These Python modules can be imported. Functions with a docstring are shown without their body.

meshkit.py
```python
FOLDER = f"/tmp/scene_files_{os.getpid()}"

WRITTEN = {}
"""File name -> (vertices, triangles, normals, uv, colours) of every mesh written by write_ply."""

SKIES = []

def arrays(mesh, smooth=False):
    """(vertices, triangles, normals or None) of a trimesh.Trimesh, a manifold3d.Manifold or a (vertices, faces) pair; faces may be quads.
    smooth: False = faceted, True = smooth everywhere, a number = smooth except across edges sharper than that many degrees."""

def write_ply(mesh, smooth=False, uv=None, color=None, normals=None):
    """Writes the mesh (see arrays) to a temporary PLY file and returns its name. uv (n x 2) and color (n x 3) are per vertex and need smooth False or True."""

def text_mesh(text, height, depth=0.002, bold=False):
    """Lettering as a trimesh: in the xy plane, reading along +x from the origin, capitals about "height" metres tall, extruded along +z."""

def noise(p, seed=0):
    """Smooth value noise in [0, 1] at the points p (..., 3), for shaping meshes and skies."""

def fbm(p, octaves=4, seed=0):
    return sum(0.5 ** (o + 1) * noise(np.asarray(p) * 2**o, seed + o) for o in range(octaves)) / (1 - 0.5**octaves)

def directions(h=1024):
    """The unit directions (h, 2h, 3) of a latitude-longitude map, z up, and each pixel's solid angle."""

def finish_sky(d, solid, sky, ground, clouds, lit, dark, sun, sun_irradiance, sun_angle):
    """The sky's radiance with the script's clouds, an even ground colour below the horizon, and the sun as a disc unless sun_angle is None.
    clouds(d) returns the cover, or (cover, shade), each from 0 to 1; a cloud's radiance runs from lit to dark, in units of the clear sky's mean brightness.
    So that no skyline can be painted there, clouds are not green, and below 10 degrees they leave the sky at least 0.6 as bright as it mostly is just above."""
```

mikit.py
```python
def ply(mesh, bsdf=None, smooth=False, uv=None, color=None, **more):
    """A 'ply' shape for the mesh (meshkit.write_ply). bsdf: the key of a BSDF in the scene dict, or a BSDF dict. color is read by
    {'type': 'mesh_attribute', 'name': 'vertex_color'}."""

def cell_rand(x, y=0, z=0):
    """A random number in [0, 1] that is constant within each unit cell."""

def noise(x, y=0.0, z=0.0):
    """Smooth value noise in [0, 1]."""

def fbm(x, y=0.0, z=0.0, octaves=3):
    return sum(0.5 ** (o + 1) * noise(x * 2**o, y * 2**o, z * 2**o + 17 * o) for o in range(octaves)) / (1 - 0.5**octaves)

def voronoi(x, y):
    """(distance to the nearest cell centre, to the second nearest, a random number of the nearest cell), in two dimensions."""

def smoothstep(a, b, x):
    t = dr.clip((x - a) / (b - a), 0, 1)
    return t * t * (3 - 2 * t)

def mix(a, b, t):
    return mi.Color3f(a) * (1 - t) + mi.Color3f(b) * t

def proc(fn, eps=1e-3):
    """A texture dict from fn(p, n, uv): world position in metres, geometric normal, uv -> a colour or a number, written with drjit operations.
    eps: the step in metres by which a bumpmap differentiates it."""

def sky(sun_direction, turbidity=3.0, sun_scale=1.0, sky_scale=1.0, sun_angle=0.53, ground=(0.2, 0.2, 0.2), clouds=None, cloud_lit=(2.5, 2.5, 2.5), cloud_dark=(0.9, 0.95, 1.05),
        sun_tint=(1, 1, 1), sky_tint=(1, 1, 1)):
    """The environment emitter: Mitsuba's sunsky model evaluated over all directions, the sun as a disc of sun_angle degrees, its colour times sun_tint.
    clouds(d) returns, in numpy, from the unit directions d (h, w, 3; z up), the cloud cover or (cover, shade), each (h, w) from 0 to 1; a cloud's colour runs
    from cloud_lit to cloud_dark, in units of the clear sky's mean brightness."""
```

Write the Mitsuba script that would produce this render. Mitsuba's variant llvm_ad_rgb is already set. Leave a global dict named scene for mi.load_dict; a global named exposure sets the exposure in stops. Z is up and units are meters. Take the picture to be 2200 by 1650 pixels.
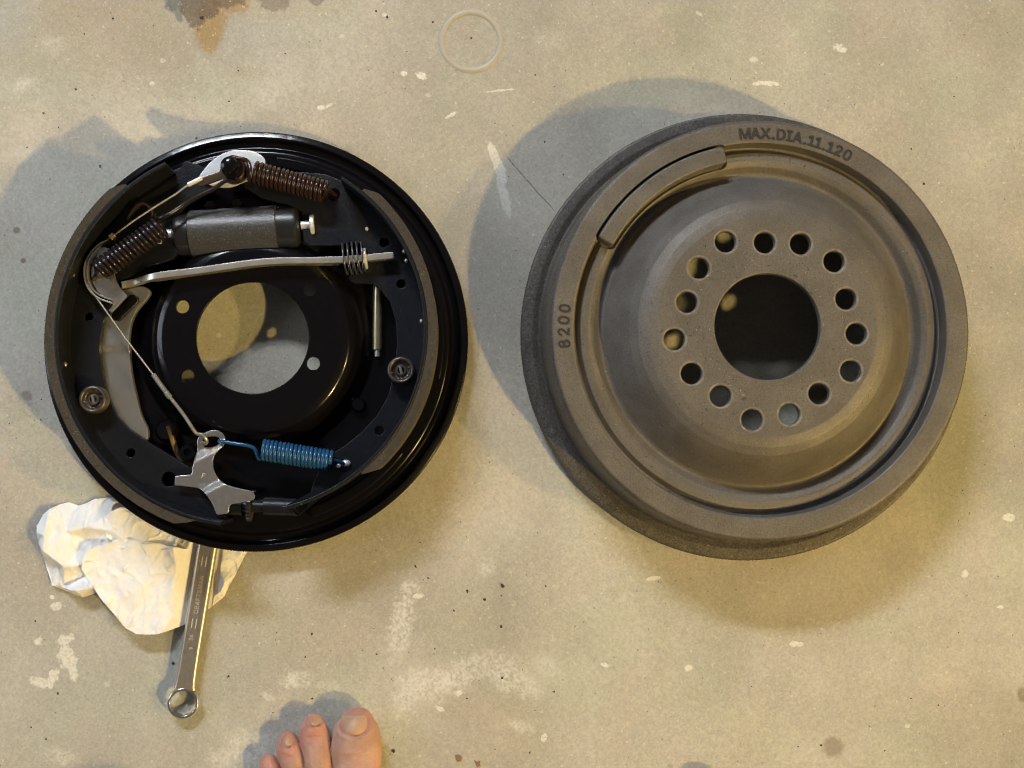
import math, numpy as np, trimesh, mitsuba as mi, drjit as dr, mikit, meshkit
import mapbox_earcut as earcut
from manifold3d import Manifold, Mesh as MMesh, CrossSection
from shapely.geometry import Polygon, Point, LineString
from scipy.spatial import Delaunay
from mikit import noise, fbm, voronoi, smoothstep, mix, proc, cell_rand
T = mi.ScalarTransform4f
RNG = np.random.default_rng(7)
scene, labels = {}, {}

# ------------------------------------------------------------------ camera (a hand-held look almost straight down), lengths here in millimetres
CAM_H, FPX, NADIR = 920., 2665., (1000., 950.)          # height over the floor, focal length and nadir in pixels of the 2200 x 1650 photograph
_a, _b = (NADIR[0] - 1100) / FPX, (NADIR[1] - 825) / FPX
_n = math.sqrt(1 + _a * _a + _b * _b)
_rz = -_a / _n; _ca = math.sqrt(1 - _rz * _rz); R_ = np.array([_ca, 0, _rz])
_dz = -_b / _n; _dx = -_rz * _dz / _ca; D_ = np.array([_dx, -math.sqrt(1 - _dx * _dx - _dz * _dz), _dz]); W_ = np.cross(R_, D_)
scene['camera'] = {'type': 'perspective', 'fov': math.degrees(2 * math.atan(1100 / FPX)), 'fov_axis': 'x', 'near_clip': 0.02, 'far_clip': 50.,
                   'to_world': T().look_at([0, 0, CAM_H / 1000], [W_[0], W_[1], CAM_H / 1000 + W_[2]], [float(x) for x in -D_])}
exposure = 0.0
def P(x, y, z=0.):
    """The place (mm) at height z of what the photograph measures at (x, y)."""
    v = (x - 1100) / FPX * R_ + (y - 825) / FPX * D_ + W_
    return np.array([0, 0, CAM_H]) + v * (CAM_H - z) / (-v[2])
def P2(x, y, z=0.): return P(x, y, z)[:2]
def S(z=0.): return FPX / (CAM_H - z)                     # pixels per mm

# ------------------------------------------------------------------ light: two warm ceiling bulbs behind on the right, a cool tube fixture ahead, dim room
WARM_A, WARM_B, COOL, ROOM = 3300., 2150., 96., 0.072
scene['room_glow'] = {'type': 'constant', 'radiance': {'type': 'rgb', 'value': [ROOM * 1.0, ROOM * .95, ROOM * .95]}}
LAMP_A, LAMP_B, TUBE = (2.311, -1.662, 2.4), (3.55, -.80, 2.4), (-1.10, 2.75, 2.4)

# ------------------------------------------------------------------ helpers
def count_key(name):
    if name not in used_keys: used_keys[name] = 0; return name
    used_keys[name] += 1; return f'{name}_{used_keys[name]:03d}'
used_keys = {}
def obj(name, mesh, bsdf, parent=None, smooth=35, label=None, scale=.001, **kw):
    key = count_key((parent + '__' if parent else '') + name)
    if isinstance(mesh, (list,)): mesh = trimesh.util.concatenate(mesh)
    if hasattr(mesh, 'to_mesh'): mesh = to_tri(mesh)
    mesh = mesh.copy()
    if parent and parent.startswith('drum_brake'): mesh.apply_translation([0, 0, ZO])
    mesh.apply_scale(scale)
    scene[key] = mikit.ply(mesh, bsdf, smooth=smooth, **kw)
    if label: labels[key] = {'label': label}
    return key
def to_tri(m):
    q = m.to_mesh(); return trimesh.Trimesh(np.array(q.vert_properties[:, :3], float), np.array(q.tri_verts), process=False)
def to_man(t): 
    t = t.copy(); t.merge_vertices()
    return Manifold(MMesh(np.asarray(t.vertices, np.float32), np.asarray(t.faces, np.uint32)))
def spline(pts, n=60, closed=False):
    from scipy.interpolate import splprep, splev
    p = np.asarray(pts, float)
    if closed: p = np.vstack([p, p[:1]])
    k = min(3, len(p) - 1)
    tck, _ = splprep(p.T, s=0, k=k, per=closed)
    q = np.array(splev(np.linspace(0, 1, n + (1 if closed else 0)), tck)).T
    return q[:-1] if closed else q
def frames(p):
    t = np.gradient(p, axis=0); t /= np.linalg.norm(t, axis=1, keepdims=True) + 1e-12
    a = np.cross(t[0], [0, 0, 1.]) if abs(t[0, 2]) < .9 else np.cross(t[0], [1., 0, 0])
    A = []
    for k in t:
        a = a - k * (a @ k); a /= np.linalg.norm(a) + 1e-12; A.append(a.copy())
    A = np.array(A); return t, A, np.cross(t, A)
def loft(rings, caps=True):
    n, m = len(rings), len(rings[0]); v = np.concatenate(rings); f = []
    for i in range(n - 1):
        for j in range(m):
            a, b, c, d = i * m + j, i * m + (j + 1) % m, (i + 1) * m + (j + 1) % m, (i + 1) * m + j
            f += [[a, b, c], [a, c, d]]
    if caps:
        v = np.vstack([v, rings[0].mean(0), rings[-1].mean(0)]); c0, c1 = n * m, n * m + 1
        for j in range(m):
            f += [[c0, (j + 1) % m, j], [c1, (n - 1) * m + j, (n - 1) * m + (j + 1) % m]]
    t = trimesh.Trimesh(v, np.array(f), process=False); 
    if t.volume < 0: t.invert()
    return t
def tube(pts, r, sides=10, caps=True):
    p = np.asarray(pts, float); t, a, b = frames(p); r = np.broadcast_to(r, (len(p),))
    ang = np.arange(sides) * 2 * np.pi / sides
    return loft([p[i] + r[i] * (np.cos(ang)[:, None] * a[i] + np.sin(ang)[:, None] * b[i]) for i in range(len(p))], caps)
def sweep(pts, section):
    """section: (k, 2) offsets (across, up) carried along a path kept upright."""
    p = np.asarray(pts, float); t = np.gradient(p, axis=0); t /= np.linalg.norm(t, axis=1, keepdims=True)
    a = np.cross(t, [0, 0, 1.]); a /= np.linalg.norm(a, axis=1, keepdims=True)
    up = np.cross(a, t)
    sec = section if callable(section) else (lambda i: np.asarray(section, float))
    return loft([p[i] + sec(i)[:, :1] * a[i] + sec(i)[:, 1:] * up[i] for i in range(len(p))])
def coil(p0, p1, r, turns, wire, lead_in=None, lead_out=None, sides=9, per=18, phase=0., taper=0):
    p0, p1 = np.asarray(p0, float), np.asarray(p1, float); ax = p1 - p0; L = np.linalg.norm(ax); ax /= L
    a = np.cross(ax, [0, 0, 1.]); a /= np.linalg.norm(a); b = np.cross(ax, a)
    n = int(turns * per); u = np.linspace(0, 1, n); th = phase + u * turns * 2 * np.pi
    rr = r * (1 - taper * (np.exp(-u * 14) + np.exp(-(1 - u) * 14)))
    uu = u + .0026 * np.sin(u * 23 + phase) + .0014 * np.sin(u * 51 + 1.3 * phase); rr = rr * (1 + .012 * np.sin(th * .31 + phase))
    h = p0 + uu[:, None] * L * ax + rr[:, None] * (np.cos(th)[:, None] * a + np.sin(th)[:, None] * b)
    parts = []
    if lead_in is not None: parts.append(spline(np.vstack([lead_in, h[:1]]), 24)[:-1])
    parts.append(h)
    if lead_out is not None: parts.append(spline(np.vstack([h[-1:], lead_out]), 24)[1:])
    return tube(np.vstack(parts), wire, sides)
def revolve(profile, center=(0, 0), n=200):
    """profile: closed loop of (r, z)."""
    q = np.asarray(profile, float); ang = np.arange(n) * 2 * np.pi / n
    v = np.array([[[r * math.cos(t), r * math.sin(t), z] for r, z in q] for t in ang]); m = len(q); f = []
    for i in range(n):
        for j in range(m):
            a, b, c, d = i * m + j, i * m + (j + 1) % m, ((i + 1) % n) * m + (j + 1) % m, ((i + 1) % n) * m + j
            f += [[a, b, c], [a, c, d]]
    t = trimesh.Trimesh(v.reshape(-1, 3) + [center[0], center[1], 0], np.array(f), process=False)
    if t.volume < 0: t.invert()
    return t
def lathe(profile, center=(0, 0), n=40):
    """profile: open line of (r, z) starting and ending on the axis."""
    ang = np.arange(n) * 2 * np.pi / n
    return loft([np.stack([center[0] + max(r, 1e-3) * np.cos(ang), center[1] + max(r, 1e-3) * np.sin(ang), np.full(n, z)], -1) for r, z in profile])
def cyl(x, y, z0, z1, r, n=40): return Manifold.cylinder(z1 - z0, r, r, n).translate([x, y, z0])
def rnd(profile, r=1.0, n=4):
    """Rounds the corners of a closed profile."""
    q = np.asarray(profile, float); out = []
    for i in range(len(q)):
        p, a, b = q[i], q[i - 1], q[(i + 1) % len(q)]
        la, lb = np.linalg.norm(a - p), np.linalg.norm(b - p); d = min(r, .45 * la, .45 * lb)
        s, e = p + (a - p) / la * d, p + (b - p) / lb * d
        for k in range(n + 1):
            u = k / n; out.append((1 - u) ** 2 * s + 2 * u * (1 - u) * p + u * u * e)
    return np.array(out)
def resample(ring, step):
    p = np.asarray(ring, float); q = np.vstack([p, p[:1]]); L = np.r_[0, np.cumsum(np.linalg.norm(np.diff(q, axis=0), axis=1))]
    n = max(8, int(L[-1] / step)); s = np.linspace(0, L[-1], n, endpoint=False)
    return np.stack([np.interp(s, L, q[:, 0]), np.interp(s, L, q[:, 1])], -1)
def area2(r): x, y = r[:, 0], r[:, 1]; return np.sum(x * np.roll(y, -1) - np.roll(x, -1) * y)
def sheet(rings, z0, z1, bevel=.5, step=1.0, zf=None, fill=False):
    """A flat part cut from sheet: rings[0] outline, others holes; the upper edge is rounded. zf(x, y) bends it."""
    rs = []
    for k, r in enumerate(rings):
        r = resample(r, step)
        if (area2(r) > 0) != (k == 0): r = r[::-1]
        rs.append(r)
    lay, ends = [], np.cumsum([len(r) for r in rs])
    def inset(b):
        out = []
        for r in rs:
            t = np.roll(r, -1, 0) - np.roll(r, 1, 0); t /= np.linalg.norm(t, axis=1, keepdims=True) + 1e-9
            out.append(r + b * np.stack([-t[:, 1], t[:, 0]], -1))
        return np.vstack(out)
    levels = [(inset(0), z0), (inset(0), z1 - bevel), (inset(.3 * bevel), z1 - .3 * bevel), (inset(bevel), z1)]
    N = ends[-1]; extra = np.zeros((0, 2))
    if fill:                                                   # inner points, so that the top can bend
        poly = Polygon(rs[0], [h for h in rs[1:]]).buffer(-bevel - step * .6); x0, y0, x1, y1 = (0, 0, 1, 1) if poly.is_empty else poly.bounds
        g = np.stack(np.meshgrid(np.arange(x0, x1, step * 1.3), np.arange(y0, y1, step * 1.3)), -1).reshape(-1, 2)
        extra = np.array([q for q in g if poly.contains(Point(q))]).reshape(-1, 2)
    v = np.vstack([np.c_[xy, np.full(len(xy), z)] for xy, z in levels]); f = []
    starts = np.r_[0, ends[:-1]]
    for i in range(len(levels) - 1):
        for s, e in zip(starts, ends):
            n = e - s
            for j in range(n):
                a, b = i * N + s + j, i * N + s + (j + 1) % n; f += [[a, b, b + N], [a, b + N, a + N]]
    top = len(levels) - 1
    if fill:
        allp = np.vstack([levels[top][0], extra]); tri = Delaunay(allp).simplices
        body = Polygon(levels[top][0][:ends[0]], [levels[top][0][s:e] for s, e in zip(starts[1:], ends[1:])]).buffer(1e-3)
        tri = np.array([t for t in tri if body.contains(Point(allp[t].mean(0)))])
        idx = np.r_[np.arange(N) + top * N, np.arange(len(extra)) + len(v)]
        v = np.vstack([v, np.c_[extra, np.full(len(extra), z1)]])
        c = np.cross(allp[tri[:, 1]] - allp[tri[:, 0]], allp[tri[:, 2]] - allp[tri[:, 0]]); tri[c < 0] = tri[c < 0][:, ::-1]
        f += idx[tri].tolist()
    else:
        tri = earcut.triangulate_float64(levels[top][0], ends.astype(np.uint32)).reshape(-1, 3)
        p = levels[top][0]; c = np.cross(p[tri[:, 1]] - p[tri[:, 0]], p[tri[:, 2]] - p[tri[:, 0]]); tri[c < 0] = tri[c < 0][:, ::-1]
        f += (tri + top * N).tolist()
    tri = earcut.triangulate_float64(levels[0][0], ends.astype(np.uint32)).reshape(-1, 3)
    p = levels[0][0]; c = np.cross(p[tri[:, 1]] - p[tri[:, 0]], p[tri[:, 2]] - p[tri[:, 0]]); tri[c > 0] = tri[c > 0][:, ::-1]
    f += tri.tolist()
    if zf is not None: v[:, 2] += zf(v[:, 0], v[:, 1])
    return trimesh.Trimesh(v, np.array(f), process=False)
def px_ring(pts, z, org=(0, 0), k=1.): return np.array([P2(org[0] + x * k, org[1] + y * k, z) for x, y in pts])
def circle(c, r, n=28): a = np.arange(n) * 2 * np.pi / n; return np.stack([c[0] + r * np.cos(a), c[1] + r * np.sin(a)], -1)
def arc_band(c, r0, r1, a0, a1, z0, z1, n=90, bevel=.6, taper=0.):
    """A curved bar between two radii and two angles, edges rounded."""
    sec = rnd([(r0, z0), (r1, z0), (r1, z1), (r0, z1)], bevel, 3)
    out = []
    for t in np.linspace(a0, a1, n):
        k = 1 - taper * max(0, 1 - min(t - a0, a1 - t) / .075); r = r0 + (sec[:, 0] - r0) * k
        out.append(np.stack([c[0] + r * math.cos(t), c[1] + r * math.sin(t), sec[:, 1]], -1))
    return loft(out)
def blob(c, sc, n=3): s = trimesh.creation.icosphere(n); s.apply_scale(sc); s.apply_translation(c); return s

# ------------------------------------------------------------------ materials
def two(d): return {'type': 'twosided', 'bsdf': d}
def rgb(*c): return {'type': 'rgb', 'value': list(c)}
def mat(name, color, rough=.5, metal=0., spec=.5, bump=None, scale=1., eps=3e-4, **kw):
    d = {'type': 'principled', 'base_color': color if isinstance(color, dict) else rgb(*color), 'roughness': rough, 'metallic': metal, 'specular': spec, **kw}
    if bump is not None: d = {'type': 'bumpmap', 'arbitrary': proc(bump, eps), 'scale': scale, 'bsdf': d}
    scene[name] = two(d)
def speckle(base, dark, light, f, lo=.72, hi=.9, amt=.6):
    def fn(p, n, uv):
        a = noise(p.x * f, p.y * f, p.z * f); b = noise(p.x * f * .37 + 9, p.y * f * .37, p.z * f * .37)
        c = mix(base, light, smoothstep(lo, hi, a) * amt); c = mix(c, dark, smoothstep(.68, .85, b) * amt)
        return c * (.85 + .3 * fbm(p.x * 40, p.y * 40, p.z * 40, 2))
    return proc(fn)
# floor: trowelled concrete with mottling, sand, pits, paint spills, rust, painted shadow tints
def _blobs(lst):
    out = []
    for x, y, a, b, rot, *k in lst:
        c = P2(x, y) / 1000; out.append((float(c[0]), float(c[1]), a / S() / 1000, b / S() / 1000, math.radians(-rot), *(k or (1.,))))
    return out
PAINT = _blobs([(862, 1345, 22, 66, 8), (872, 1310, 14, 44, 0, .8), (905, 1470, 50, 32, 15), (950, 1465, 60, 28, -10), (1030, 1432, 74, 26, -8, .8), (1080, 1450, 36, 28, 30, .9), (1125, 1470, 36, 22, 35, .9),
                (880, 1490, 26, 44, 20), (525, 1612, 42, 36, 0), (480, 1630, 30, 22, 0, .8), (560, 1590, 24, 18, 0, .7), (130, 1625, 32, 18, 20, .7), (634, 1461, 28, 16, 0), (575, 1496, 14, 8, 30, .8), (705, 1480, 20, 14, 0, .6), (880, 1262, 20, 16, 0, .8),
                (1045, 1218, 16, 18, 0, .7), (1110, 1560, 18, 9, 35, .8), (1130, 1560, 22, 9, 20, .5), (50, 180, 26, 13, -20, .7), (110, 95, 32, 20, 0, .4), (580, 205, 32, 28, 30, .5), (60, 330, 30, 16, 0, .4), (1175, 88, 32, 22, 0, .3), (800, 1590, 30, 14, 0, .4), (1170, 1430, 30, 20, 30, .5)])
CHIP = _blobs([(143, 1412, 17, 24, -20), (156, 1440, 9, 24, -14), (86, 1466, 20, 12, 14), (113, 1458, 10, 20, 24), (124, 1302, 15, 9, 0), (112, 1283, 6, 5, 0), (80, 1379, 9, 9, 0), (140, 1374, 18, 10, -20), (897, 1281, 12, 5, 0), (690, 231, 8, 5, 0), (706, 227, 8, 3, -30), (906, 163, 11, 7, 30), (868, 158, 6, 5, 0),
               (1062, 330, 9, 34, -24, .8), (1068, 352, 9, 44, -24, .75), (1084, 424, 9, 40, -14, .6), (968, 248, 13, 4, -30), (1652, 179, 26, 5, 4), (1625, 180, 10, 4, -10), (1802, 104, 14, 9, 20), (1620, 128, 10, 6, 0, .7), (2168, 1112, 12, 9, 0), (1402, 1243, 19, 5, -10), (1480, 1435, 9, 7, 0), (1711, 1384, 12, 6, 0),
               (2073, 1234, 7, 8, 0), (2149, 1304, 7, 3.5, 0), (1300, 1429, 9, 5, 20), (987, 1489, 7, 6, 0), (945, 1523, 9, 4, 20), (1168, 1586, 6, 8, 0), (350, 130, 7, 5, 0, .5), (327, 179, 5, 4, 0, .9), (1070, 195, 34, 2.2, -7, .8), (470, 720, 6, 5, 0, .8), (230, 1470, 7, 5, 0, .4), (1950, 1560, 6, 4, 0, .6), (735, 78, 7, 5, 0, .4), (826, 32, 6, 5, 0, .8), (920, 205, 8, 5, 0, .4), (1500, 28, 10, 4, 30, .5)])
RUST = _blobs([(430, 0, 44, 46, 0, 1.), (420, 26, 26, 34, 0, .9), (480, -6, 50, 24, 0, .8), (590, 2, 34, 24, 0, .6), (680, -2, 16, 14, 0, .6)])
TEAL = _blobs([(372, 6, 18, 22, 0, .75), (384, 34, 7, 16, -20, .6)])
DRIP = _blobs([(452, 50, 32, 56, 4, .8), (450, 84, 20, 34, 0, .7), (500, 10, 40, 20, 0, .7)])
TAN = _blobs([(250, 60, 190, 120, 8, .5), (560, 10, 170, 34, 0, .4), (180, 30, 110, 110, 10, .55), (340, 15, 90, 50, 0, .4), (70, 110, 80, 60, 0, .3), (300, 150, 120, 16, 4, .35), (520, 155, 60, 12, 0, .3), (620, 1240, 260, 130, 10, .22), (1640, 1260, 330, 130, 5, .2), (1620, 1335, 180, 14, 4, .3)])  # wide blobs below brake and drum paint in their yellowish shadow
SPOT = _blobs([(1790, 1605, 21, 21, 0, .5), (2196, 1493, 10, 16, 0, .55), (1440, 1646, 6, 6, 0, .2), (36, 495, 8, 7, 0, .7), (50, 560, 5, 5, 0, .8), (58, 850, 12, 9, 50, .5), (2040, 760, 10, 4, 0, .4), (1308, 775, 6, 4, 0, .3)])
GREYZ = _blobs([(20, 40, 60, 80, 0, .5), (300, 1500, 330, 260, 0, .35), (560, 60, 200, 60, 0, .2), (380, 10, 30, 30, 0, .5), (1000, 560, 160, 200, 0, .22)])  # lower-left and middle zones put cool light and drum shadow into the colour
def floor_color(p, n, uv):
    x, y = p.x, p.y
    w1, w2 = fbm(x * 150, y * 150, 1.7, 3), fbm(x * 420, y * 420, 5.1, 2)
    def mask(bs, soft, wob, lo=.55):
        m = mi.Float(0)
        for cx, cy, a, b, rot, k in bs:
            ux, uy = (x - cx) * math.cos(rot) + (y - cy) * math.sin(rot), -(x - cx) * math.sin(rot) + (y - cy) * math.cos(rot)
            d = dr.sqrt(dr.square(ux / a) + dr.square(uy / b)) + (w1 - .5) * wob + (w2 - .5) * wob * .8
            m = dr.maximum(m, k * (1 - smoothstep(1 - soft, 1 + soft, d)))
        return m
    big = fbm(x * 9 + 3, y * 9, .3, 3); mid = fbm(x * 34, y * 34 + 4, 2.2, 3)
    c = mix((.352, .336, .286), (.462, .442, .385), smoothstep(.3, .7, big))
    c = mix(c, (.45, .405, .33), smoothstep(.5, .72, fbm(x * 14 + 8, y * 14, 7.7, 3)) * .45)
    c = c * (.885 + .23 * mid) * (.93 + .14 * w2)
    c = mix(c, c * mi.Color3f(.975, 1.01, .97), smoothstep(.45, .7, fbm(x * 22, y * 22 + 9, 3.9, 3)))
    c = mix(c, c * mi.Color3f(1.02, .985, .985), smoothstep(.5, .7, fbm(x * 26 + 5, y * 26, 6.2, 3)))
    c = mix(c, (.36, .37, .36), mask(GREYZ, .6, .5))
    c = mix(c, (.395, .33, .245), mask(TAN, .5, .5))
    c = mix(c, (.33, .215, .085), mask(DRIP, .3, .4)); c = mix(c, (.125, .095, .07), mask(RUST, .14, .5) * .8); c = mix(c, (.10, .125, .125), mask(TEAL, .3, .4))
    sand = noise(x * 1300, y * 1300, 3.3); sand2 = noise(x * 760, y * 760, 8.1)
    c = c * (.86 + .28 * noise(x * 880, y * 880, 3.3))
    c = mix(c, (.66, .62, .52), smoothstep(.86, .96, sand2) * .40)
    c = mix(c, (.24, .20, .16), smoothstep(.86, .95, noise(x * 610 + 4, y * 610, 1.2)) * .3)
    d1, d2, h = voronoi(x * 95, y * 95)
    c = mix(c, (.09, .08, .075), (1 - smoothstep(.03, .075, d1)) * dr.select(h > .93, .6, 0.))
    d1, d2, h = voronoi(x * 120 + 7, y * 120 + 3)
    c = mix(c, (.70, .66, .55), (1 - smoothstep(.05, .10, d1 + (w2 - .5) * .12)) * dr.select(h > .90, .55, 0.))
    c = mix(c, (.66, .65, .605), mask(PAINT, .6, 1.5) * smoothstep(.18, .74, noise(x * 800, y * 800, 9.9) * .4 + .6 * w1) * .9)
    c = mix(c, (.68, .665, .61), mask(CHIP, .2, 1.1) * (.55 + .45 * smoothstep(.25, .6, noise(x * 900, y * 900, 4.4))))
    c = mix(c, (.16, .11, .075), mask(SPOT, .35, .25))
    ax, ay = P2(1080, 330) / 1000; bx, by = P2(1200, 462) / 1000
    L = math.hypot(bx - ax, by - ay); tx, ty = (bx - ax) / L, (by - ay) / L
    s = (x - ax) * tx + (y - ay) * ty; q = dr.abs((x - ax) * -ty + (y - ay) * tx + (w1 - .5) * .0012 + (big - .5) * .004)
    crack = (1 - smoothstep(.0002, .0006, q)) * smoothstep(0., .01, s) * (1 - smoothstep(L - .01, L, s))
    return mix(c, (.10, .09, .08), crack * .75)
def floor_bump(p, n, uv): return fbm(p.x * 260, p.y * 260, .5, 3) + .5 * noise(p.x * 1100, p.y * 1100, 2.)
mat('concrete', proc(floor_color), rough=.72, spec=.35, bump=floor_bump, scale=.00022)
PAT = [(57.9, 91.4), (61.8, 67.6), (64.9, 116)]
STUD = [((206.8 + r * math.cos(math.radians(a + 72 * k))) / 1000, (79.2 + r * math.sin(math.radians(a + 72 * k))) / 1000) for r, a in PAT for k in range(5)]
def iron_color(p, n, uv):
    a = noise(p.x * 1500, p.y * 1500, p.z * 1500); b = fbm(p.x * 60, p.y * 60, p.z * 60, 3)
    c = mix((.132, .120, .106), (.158, .144, .128), smoothstep(.3, .7, b)); rad = dr.sqrt(dr.square(p.x - .2068) + dr.square(p.y - .0792))
    rough = smoothstep(.1445, .1475, rad)                     # the outer side is left as cast, the face was machined
    c = c * (1 - .30 * rough) * (.80 + .40 * a) * (1 + rough * .7 * (noise(p.x * 1000, p.y * 1000, p.z * 1000 + 5) - .5))
    c = c * (1 + .10 * (1 - rough) * (noise(rad * 2600, 1.5, 2.5) - .5))
    c = mix(c, (.17, .105, .055), smoothstep(.62, .8, fbm(p.x * 130 + 2, p.y * 130, p.z * 130, 3)) * .15)
    c = mix(c, (.045, .04, .04), smoothstep(.87, .96, noise(p.x * 700, p.y * 700 + 3, p.z * 700)) * .7)
    wear_glint = mi.Float(0)  # worn hole edges; their chamfer highlight is painted in as lighter iron
    for hx, hy in STUD: d = dr.sqrt(dr.square(p.x - hx) + dr.square(p.y - hy)); wear_glint = dr.maximum(wear_glint, smoothstep(.0068, .0076, d) * (1 - smoothstep(.0080, .0094, d)))
    c = mix(c, (.34, .31, .27), wear_glint * (.25 + .6 * noise(p.x * 420, p.y * 420, 3.)) * smoothstep(.078, .0785, p.z))
    return mix(c, (.46, .42, .36), smoothstep(.93, .985, noise(p.x * 900 + 7, p.y * 900, p.z * 900)) * .8)
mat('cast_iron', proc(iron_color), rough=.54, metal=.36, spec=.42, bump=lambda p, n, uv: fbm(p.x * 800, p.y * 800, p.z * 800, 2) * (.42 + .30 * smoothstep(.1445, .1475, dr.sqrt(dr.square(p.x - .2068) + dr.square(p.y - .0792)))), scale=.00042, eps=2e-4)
mat('iron_letter', (.034, .029, .025), rough=.65, metal=.1)
mat('black_gloss', (.004, .0036, .005), rough=.17, spec=.32, bump=lambda p, n, uv: fbm(p.x * 130, p.y * 130, p.z * 130, 2), scale=.00012)
mat('black_satin', speckle((.0062, .0072, .011), (.004, .004, .006), (.07, .075, .10), 1100, .82, .95, .5), rough=.40, spec=.36, bump=lambda p, n, uv: fbm(p.x * 800, p.y * 800, p.z * 800, 2), scale=.00012, eps=2e-4)
mat('black_rubber', (.014, .014, .016), rough=.33, spec=.5)
mat('lining', speckle((.052, .046, .038), (.026, .023, .019), (.20, .175, .14), 1500, .78, .95, .5), rough=.85, spec=.2)
mat('grey_casting', speckle((.072, .072, .075), (.045, .043, .043), (.30, .30, .30), 1900, .68, .93, .6), rough=.40, metal=.45, spec=.5, bump=lambda p, n, uv: fbm(p.x * 1100, p.y * 1100, p.z * 1100, 2), scale=.00012, eps=2e-4)
def brushed(c, f=220): return proc(lambda p, n, uv: mi.Color3f(*c) * (.86 + .28 * fbm(p.x * f, p.y * f, p.z * f, 3)))
mat('bright_zinc', brushed((.88, .90, .91)), rough=.42, metal=.6)
mat('polished_steel', brushed((.84, .81, .77), 420), rough=.19, metal=.92, bump=lambda p, n, uv: fbm(p.x * 300, p.y * 300, p.z * 300, 2), scale=.00006)
mat('dull_zinc', brushed((.60, .58, .53)), rough=.33, metal=.8)
mat('lever_steel', brushed((.58, .575, .55), 60), rough=.28, metal=.86, bump=lambda p, n, uv: fbm(p.x * 200, p.y * 90, p.z * 200, 3), scale=.00015)
mat('dark_steel', brushed((.13, .11, .095)), rough=.34, metal=.7)
mat('gold_zinc', brushed((.56, .46, .28)), rough=.34, metal=.85)
mat('bronze_zinc', brushed((.16, .115, .075)), rough=.3, metal=.85)
mat('spring_brown', (.024, .010, .006), rough=.18, spec=.7)
mat('spring_dark', (.016, .011, .012), rough=.18, spec=.7)
mat('spring_blue', (.018, .085, .205), rough=.24, spec=.65, metal=.15)
mat('spring_grey', (.16, .165, .185), rough=.25, metal=.8)
mat('cable_wire', (.42, .41, .38), rough=.4, metal=.6)
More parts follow.
